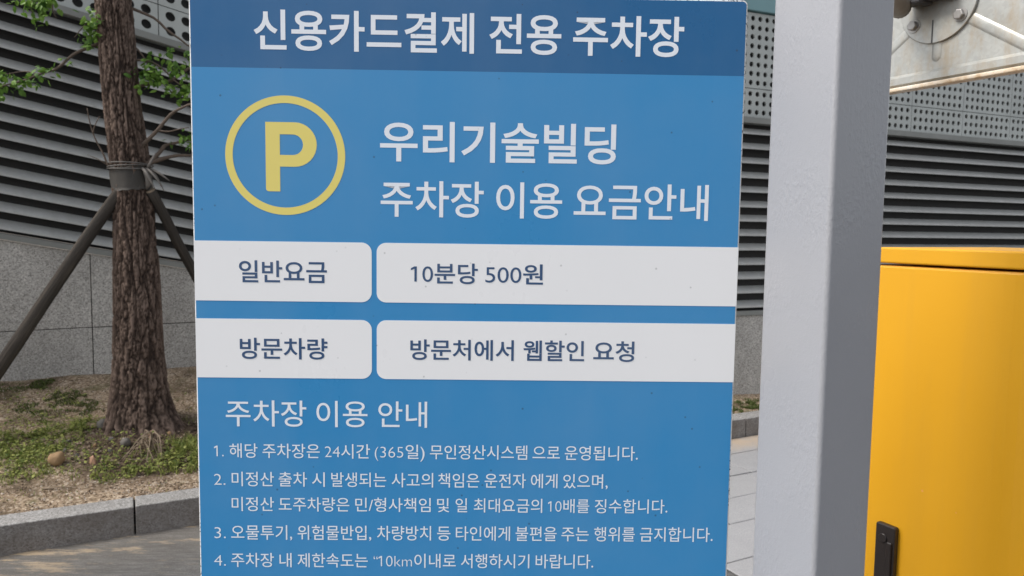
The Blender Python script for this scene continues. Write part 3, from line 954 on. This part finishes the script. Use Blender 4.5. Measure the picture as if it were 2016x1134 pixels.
for style, top, bot, ws in LINES:
    off, mat, nm = STYLE[style]
    ms = [(t, a, b, *word_mesh(t, off)) for t, a, b in ws]
    ys = [p[1] for t, a, b, V, F in ms if has_hangul(t) and not t.endswith(',') and '(' not in t and '/' not in t for p in V]
    y0, y1 = min(ys), max(ys)
    k = (top - bot) / (y1 - y0)
    AV, AF = [], []
    yl = -.00120 if style == 'row' else -.00085
    for t, a, b, V, F in ms:
        x0 = min(p[0] for p in V); x1 = max(p[0] for p in V)
        kx = (b - a) / (x1 - x0)
        base = len(AV)
        AV += [(a + (p[0] - x0) * kx, yl, bot + (p[1] - y0) * k) for p in V]
        AF += [tuple(i + base for i in f) for f in F]
    link(nm, pyd(nm, AV, AF), mat, sign)
bpy.data.objects.remove(tob)

# ------------------------------------------------------------------ grey post
post = tag(empty('steel_post', (0.385, 0.9, 0), KA), 'light grey painted square steel post between the sign and the yellow cabinet', 'post')
pa, pb = 0.1045, 0.1005
link('shaft', prism('shaft', round_rect(0, pb, 0, pa, (.0062,) * 4, 6), 0.012, 3.2, 'z'), 'post', post)
link('base_plate', box('base_plate', -.05, pb + .05, -.05, pa + .05, 0, .012, .002, 1), 'post', post)
for x in (-.03, pb + .03):
    for y in (-.03, pa + .03):
        link('anchor_bolt', prism('anchor_bolt', [(x + .011 * math.cos(R(60 * i)), y + .011 * math.sin(R(60 * i))) for i in range(6)], .012, .03, 'z', .001, 1), 'lock', post)
link('cap', box('cap', -.003, pb + .003, -.003, pa + .003, 3.2, 3.212, .002, 1), 'post', post)

# ------------------------------------------------------------------ yellow cabinet
cab = tag(empty('control_cabinet', (0.645, 1.30, 0), KA), 'yellow metal barrier cabinet with a black handle, right of the grey post', 'cabinet')
CT = 1.478
rs = (.125, .125, .02, .006)
link('body', prism('body', round_rect(.004, .346, -.336, .004, rs, 12), .08, CT - .031, 'z', .003, 2), 'yellow', cab)
link('lid', prism('lid', round_rect(-.001, .351, -.341, .005, rs, 12), CT - .0275, CT, 'z', .0032, 3), 'yellow', cab)
link('plinth', prism('plinth', round_rect(.02, .33, -.32, -.02, (.11, .11, .01, .01), 8), 0, .08, 'z'), 'dark', cab)
# door: follows the flat side and the first part of the rounded corner
path = [(.004, -.001), (.004, -.211)]
for i in range(1, 13):
    a = R(180 + 80 * i / 12)
    path.append((.004 + .125 + .125 * math.cos(a), -.336 + .125 + .125 * math.sin(a)))
outl = []
for i, (x, y) in enumerate(path):
    if i < 2: nx, ny = -1, 0
    else:
        a = R(180 + 80 * (i - 1) / 12); nx, ny = math.cos(a), math.sin(a)
    outl.append((x + nx * .005, y + ny * .005))
door = link('door', prism('door', [(x - .0005 if i < 2 else x, y) for i, (x, y) in enumerate(path)] + outl[::-1], .10, CT - .0335, 'z', .0016, 2), 'yellow', cab)
hx = -.001
handle = link('handle', prism('handle', round_rect(-.0655, -.0285, .80, .996, (.004,) * 4, 4), hx - .011, hx, 'x', .0022, 2), 'black', cab)
link('lever', prism('lever', round_rect(-.0615, -.0525, .81, .968, (.002,) * 4, 3), hx - .015, hx - .009, 'x', .0012, 1), 'black', handle)
def disc(name, cy, cz, r, x0, x1, n=24, bev=.0008):
    return prism(name, [(cy + r * math.cos(2 * math.pi * i / n), cz + r * math.sin(2 * math.pi * i / n)) for i in range(n)], x0, x1, 'x', bev, 1)
link('lock_cap', disc('lock_cap', -.0435, .9715, .0078, hx - .0135, hx - .009), 'black', handle)
link('key_lock', disc('key_lock', -.0425, .893, .007, hx - .0135, hx - .009), 'lock', handle)

# ------------------------------------------------------------------ sheet-metal sign back at the upper right
pan = tag(empty('metal_sign_panel', (0.845, 1.70, 1.822), KA), 'weathered galvanised sign panel seen from behind, bracket disc with bolts, above the yellow cabinet', 'sign')
link('sheet', box('sheet', 0, .003, -.62, .24, .004, .64, .001, 1), 'galv', pan)
link('flange', prism('flange', [(0, .006), (-.006, .010), (-.006, .024), (0, .031)], -.62, .24, 'y'), 'galv', pan)
# prism along y takes (x,z) outlines
link('rim', prism('rim', round_rect(-.012, .014, -.006, .0035, (.003,) * 4, 3), -.625, .245, 'y'), 'rim', pan)
PC = (-.107, .168)
plate = link('bracket_disc', disc('bracket_disc', PC[0], PC[1], .084, -.006, 0, 64, .0012), 'galv', pan)
for sx in (-1, 1):
    for sz in (-1, 1):
        b_ = link('bolt', prism('bolt', [(PC[0] + sx * .0505 + .0105 * math.cos(R(60 * i + 12)), PC[1] + sz * .038 + .0105 * math.sin(R(60 * i + 12))) for i in range(6)], -.0165, -.006, 'x', .0015, 2), 'lock', plate)
        link('washer', disc('washer', PC[0] + sx * .0505, PC[1] + sz * .038, .0145, -.0078, -.006, 20, .0004), 'lock', b_)
link('weld_seam', box('weld_seam', -.0075, -.006, PC[1] * 0 + PC[0] - .001 + .008, PC[0] + .001 + .008, PC[1] - .083, PC[1] - .035), 'dark', plate)
def bead(a, b, w, h=.0017):
    """pressed stiffening bead in the sheet, from a to b (y, z)"""
    a, b = Vector(a), Vector(b)
    t = (b - a).normalized(); s = Vector((-t.y, t.x))
    V, F = [], []
    prof_b = [(-1, 0), (-.72, .7), (-.5, 1), (.5, 1), (.72, .7), (1, 0)]
    L = (b - a).length
    rows = [(0, 0), (w * .5, .8), (w, 1), (L - w, 1), (L - w * .5, .8), (L, 0)]
    for q, f in rows:
        for p, hh in prof_b:
            c = a + t * q + s * p * w * (.35 + .65 * f)
            V.append((-h * hh * f - .0002, c.x, c.y))
    for i in range(len(rows) - 1):
        for k in range(5):
            F.append((i * 6 + k, i * 6 + k + 1, (i + 1) * 6 + k + 1, (i + 1) * 6 + k))
    link('pressed_bead', pyd('pressed_bead', V, F), 'galv', pan, smooth=True)
for an, r0, r1, w in ((-35, .06, .30, .0115), (-145, .06, .24, .0115), (-90, .05, .122, .0105), (35, .06, .36, .0115), (145, .06, .28, .0115)):
    c, s_ = math.cos(R(an)), math.sin(R(an))
    bead((PC[0] - c * r0, PC[1] + s_ * r0), (PC[0] - c * r1, PC[1] + s_ * r1), w)
# arm from the post to the disc
P0 = Vector((0.385, 0.9, 0)) + U * .0972 + N * .075 + Vector((0, 0, 1.975))
def to_pan(p): 
    q = Vector(p) - Vector((0.845, 1.70, 1.822))
    return Vector((q.dot(U), q.dot(N), q.z))
pa0 = to_pan(P0)
link('arm_pipe', tube('arm_pipe', smooth_path([pa0, pa0.lerp(Vector((-.05, -.050, .168)), .5) + Vector((0, .02, .0)), Vector((-.04, -.046, .166))], 8), .022, 18), 'pipe', pan, smooth=True)
link('clamp', box('clamp', -.045, -.006, -.150, -.05, .170, .20, .003, 1), 'dark', pan)
link('clamp_collar', box('clamp_collar', -.055, -.008, -.098, -.078, .163, .215, .004, 2), 'dark', pan)

# ------------------------------------------------------------------ small things on the bed
def rock(name, X, Y, size, mat, label, seed, group=None, sink=.25, sub=3):
    bm = bmesh.new()
    bmesh.ops.create_icosphere(bm, subdivisions=sub, radius=1)
    for v in bm.verts:
        q = v.co.copy()
        k = 1 + .22 * noise.noise(q * 1.1 + Vector((seed * 7.3, 0, 0))) + .08 * noise.noise(q * 3 + Vector((0, seed * 3.1, 0)))
        v.co = Vector((q.x * size[0] * k, q.y * size[1] * k, q.z * size[2] * k))
    o = link(name, from_bm(name, bm), mat, None, (X, Y, bed_z(X, Y) + size[2] * (1 - sink)), (seed * .4, seed * .3, seed * 1.3), smooth=sub > 2)
    return tag(o, label, 'stone', group)
rock('stone', -2.423, 3.873, (.042, .037, .040), 'stone_tan', 'largest rounded tan stone lying in the grass near the kerb', 1)
rock('stone', -2.19, 4.13, (.032, .028, .026), 'stone_grey', 'small dark grey stone below the front of the tree trunk', 2)
rock('stone', -2.42, 4.31, (.034, .03, .03), 'stone_grey', 'dark round stone at the left foot of the tree trunk', 3)
rock('clay_shard', -2.10, 4.24, (.033, .02, .012), 'stone_pink', 'orange clay shard lying at the foot of the tree trunk', 4, None, .25, 1)
rock('clay_shard', -2.254, 3.911, (.038, .022, .014), 'stone_pink', 'pinkish clay shard on the soil right of the tan stone', 5, None, .25, 1)
PEB = ['grey pebble in the grass above the tan stone', 'tan pebble on the soil midway between tan stone and trunk', 'dark pebble just left of the dark grey stone', 'grey pebble touching the tan stone on its upper right',
       'tan pebble at the right foot of the trunk behind the dead roots', 'dark pebble below the dark grey stone', 'grey pebble right of the tan stone above the pinkish shard']
for i, (X, Y) in enumerate([(-2.516, 4.131), (-2.35, 4.10), (-2.30, 4.18), (-2.47, 4.02), (-2.02, 4.30), (-2.24, 4.06), (-2.38, 3.98)]):
    rock('pebble', X, Y, (rng.uniform(.012, .021), rng.uniform(.011, .017), rng.uniform(.008, .013)), 'stone_tan' if i % 3 == 1 else 'stone_grey',
         PEB[i], 10 + i, 'pebbles in front of the tree', .35, 1)
# dead root tuft
rt_ = tag(empty('dead_root_tuft', (-2.05, 4.10, bed_z(-2.05, 4.10))), 'dry brown tuft of dead roots arching over the soil below the trunk', 'roots')
rr = random.Random(5)
for i in range(13):
    a = rr.uniform(-2.6, .5); L = rr.uniform(.07, .19); hgt = rr.uniform(.05, .11)
    top = Vector((rr.uniform(-.02, .03), rr.uniform(-.02, .02), hgt))
    p = [Vector((rr.uniform(-.03, .03), rr.uniform(0, .03), -.02)), top, top + Vector((math.cos(a) * L * .5, math.sin(a) * L * .5, -.01)), Vector((math.cos(a) * L, math.sin(a) * L, -.015))]
    pth = smooth_path(p, 4)
    link('root', tube('root', pth, [.0042 * (1 - .6 * j / (len(pth) - 1)) for j in range(len(pth))], 5), 'dry', rt_, smooth=True)

twr = random.Random(8)
TW = ['thin dry twig lying across the grit nearest the kerb', 'dry twig lying in the grass at the left edge of the bed', 'short fallen twig on the grit right of the moss cushions', 'dry twig lying on the mulch in front of the trunk']
for (X, Y, a, L), lab in zip([(-2.28, 3.66, .35, .16), (-2.86, 4.12, 1.0, .2), (-2.60, 4.62, 2.2, .13), (-2.02, 4.0, .2, .15)], TW):
    pts = []
    for k in range(6):
        x, y = X + math.cos(a) * L * (k / 5 - .5), Y + math.sin(a) * L * (k / 5 - .5)
        pts.append((x - X + twr.uniform(-.006, .006), y - Y + twr.uniform(-.006, .006), bed_z(x, y) - bed_z(X, Y) + .006 + twr.uniform(0, .006)))
    tag(link('fallen_twig', tube('fallen_twig', pts, [.0042, .004, .0036, .0032, .0026, .0018], 6), 'dry', None, (X, Y, bed_z(X, Y)), smooth=True), lab, 'twig', 'fallen twigs on the bed')
# litter: leaf crumbs and grit, too many to count
gr = random.Random(21)
geos = []
def crumb(X, Y, sz):
    c = Vector((X, Y, bed_z(X, Y) + sz * .15))
    a = gr.uniform(0, 6.28)
    ax, ay = Vector((math.cos(a), math.sin(a), gr.uniform(-.3, .3))), Vector((-math.sin(a), math.cos(a), gr.uniform(-.3, .3)))
    az = Vector((0, 0, 1))
    f1, f2, f3 = sz * gr.uniform(.6, 1.15), sz * gr.uniform(.5, .95), sz * gr.uniform(.25, .65)
    V = [c + ax * f1, c + ay * f2, c - ax * f1 * gr.uniform(.6, 1), c - ay * f2, c + az * f3, c - az * f3]
    geos.append((V, [(0, 1, 4), (1, 2, 4), (2, 3, 4), (3, 0, 4), (1, 0, 5), (2, 1, 5), (3, 2, 5), (0, 3, 5)]))
for _ in range(15000):
    s = gr.uniform(-.9, 1.6); dd = .17 + 1.9 * gr.random() ** 1.5
    X, Y = KX + s * U.x + dd * N.x, KY + s * U.y + dd * N.y
    dens = noise.noise(Vector((X * 2.2, Y * 2.2, 9)))
    if dens < -.15 and gr.random() < .6: continue
    if math.hypot(X + 2.06, Y - 4.17) < .36 + .12 * dens and gr.random() < .9: continue
    if dd > .45 and gr.random() < .35: continue
    crumb(X, Y, gr.uniform(.0028, .0095))
for _ in range(500):
    s = gr.uniform(3.6, 5.4); dd = gr.uniform(.17, .6)
    crumb(KX + s * U.x + dd * N.x, KY + s * U.y + dd * N.y, gr.uniform(.005, .012))
tan_geos, geos = geos, []
for _ in range(1500):
    a = gr.uniform(0, 6.28); q = .40 * math.sqrt(gr.random())
    x, y = -2.07 + q * math.cos(a) * 1.15, 4.16 + q * math.sin(a) * .8
    if sd(x, y)[1] > .24: crumb(x, y, gr.uniform(.004, .017))
tag(link('mulch', merge('mulch', geos), 'mulch'), 'dark brown bark chips and dead leaf pieces round the trunk foot', 'mulch', kind='stuff')
geos = tan_geos
tag(link('bed_litter', merge('bed_litter', geos), 'litter'), 'tan grit and leaf crumbs strewn over the planting bed', 'litter', kind='stuff')

def blade(base, h, lean, w):
    s = Vector((-lean.y, lean.x, 0))
    if s.length < 1e-4: s = Vector((1, 0, 0))
    s.normalize()
    m = base + Vector((0, 0, h * .6)) + lean * .4
    t = base + Vector((0, 0, h)) + lean
    return [base - s * w, base + s * w, m + s * w * .7, m - s * w * .7, t], [(0, 1, 2, 3), (3, 2, 4)]
def tuft(out, X, Y, rad, num, h, w=.0022, spread=.8):
    for _ in range(num):
        a = gr.uniform(0, 6.28); q = rad * math.sqrt(gr.random())
        x, y = X + q * math.cos(a), Y + q * math.sin(a)
        s, dd = sd(x, y)
        if dd < .16 or noise.noise(Vector((x * 13, y * 13, 2))) < -.12 + .1 * gr.random(): continue
        hh = h * gr.uniform(.45, 1.15)
        b = gr.uniform(0, 6.28)
        out.append(blade(Vector((x, y, bed_z(x, y) - .004)), hh, Vector((math.cos(b), math.sin(b), 0)) * hh * gr.uniform(.1, spread), w * gr.uniform(.6, 1.3)))
gg = []
for X, Y, r, n, h in [(-2.724, 3.987, .20, 1100, .05), (-2.64, 4.121, .14, 550, .042), (-2.608, 3.80, .16, 700, .045), (-2.545, 3.838, .13, 420, .04), (-2.53, 4.131, .10, 260, .038),
                      (-2.85, 3.95, .22, 900, .05), (-2.78, 4.08, .22, 900, .05), (-2.66, 3.92, .2, 800, .05), (-2.9, 4.2, .2, 500, .04), (-2.35, 3.84, .12, 220, .04), (-1.98, 4.04, .12, 260, .05), (-2.75, 4.25, .16, 420, .035), (-2.536, 4.335, .085, 520, .075), (-2.48, 4.37, .06, 260, .065), (-2.11, 3.856, .11, 420, .055), (-2.0, 3.90, .08, 200, .045),
                      (-1.908, 3.926, .07, 260, .06), (-1.879, 4.195, .10, 420, .09), (-1.784, 4.009, .10, 420, .075), (-1.83, 4.10, .09, 320, .10), (-1.75, 4.2, .14, 500, .08), (-2.36, 3.80, .10, 150, .03), (-2.42, 4.15, .09, 120, .035),
                      (-2.2, 4.02, .05, 70, .04), (-2.3, 4.25, .03, 40, .03)]:
    tuft(gg, X, Y, r * 1.1, int(n * .95), h * .62, .0024, 1.3)
for _ in range(110):
    s = gr.uniform(-.9, 1.5); dd = gr.uniform(.25, 1.8)
    tuft(gg, KX + s * U.x + dd * N.x, KY + s * U.y + dd * N.y, .09, 22, .02, .0022, 1.4)
for X, Y, r, n in [(-2.72, 3.98, .24, 420), (-2.62, 4.08, .2, 260), (-2.6, 3.82, .18, 260), (-2.52, 4.33, .09, 160), (-2.1, 3.87, .12, 170), (-1.9, 3.94, .09, 120), (-1.85, 4.12, .14, 300), (-1.78, 4.02, .1, 160), (-2.4, 4.05, .25, 220), (-2.15, 4.1, .2, 110), (-2.8, 4.3, .22, 260), (-2.95, 4.6, .25, 160)]:
    for _ in range(n):
        a = gr.uniform(0, 6.28); q = r * math.sqrt(gr.random())
        x, y = X + q * math.cos(a), Y + q * math.sin(a)
        if sd(x, y)[1] < .17: continue
        p = Vector((x, y, bed_z(x, y) + gr.uniform(.004, .035)))
        gg.append(leaf_geo(p, gr.uniform(.010, .024), Vector((gr.uniform(-1, 1), gr.uniform(-1, 1), gr.uniform(-.2, .5))), Vector((gr.uniform(-.4, .4), gr.uniform(-.4, .4), 1))))
tag(link('grass', merge('grass', gg), 'grass'), 'short weedy green grass growing in patches over the bed', 'grass', kind='stuff')
gg = []
for X, Y, r, n in [(-3.169, 4.943, .085, 1500), (-2.911, 4.769, .12, 1600), (-2.997, 4.592, .13, 1500), (-2.751, 4.636, .11, 1500), (-3.316, 4.83, .10, 900), (-2.62, 4.55, .07, 500), (-2.85, 4.45, .09, 600)]:
    tuft(gg, X, Y, r, int(n * .6), .02, .0024, 1.1)
for i in range(16):
    s = gr.uniform(3.7, 5.2); dd = gr.uniform(.2, .42)
    tuft(gg, KX + s * U.x + dd * N.x, KY + s * U.y + dd * N.y, .10, 420, .026, .0026, .9)
tag(link('moss', merge('moss', gg), 'moss'), 'dark green moss cushions on the bed by the granite wall', 'moss', kind='stuff')
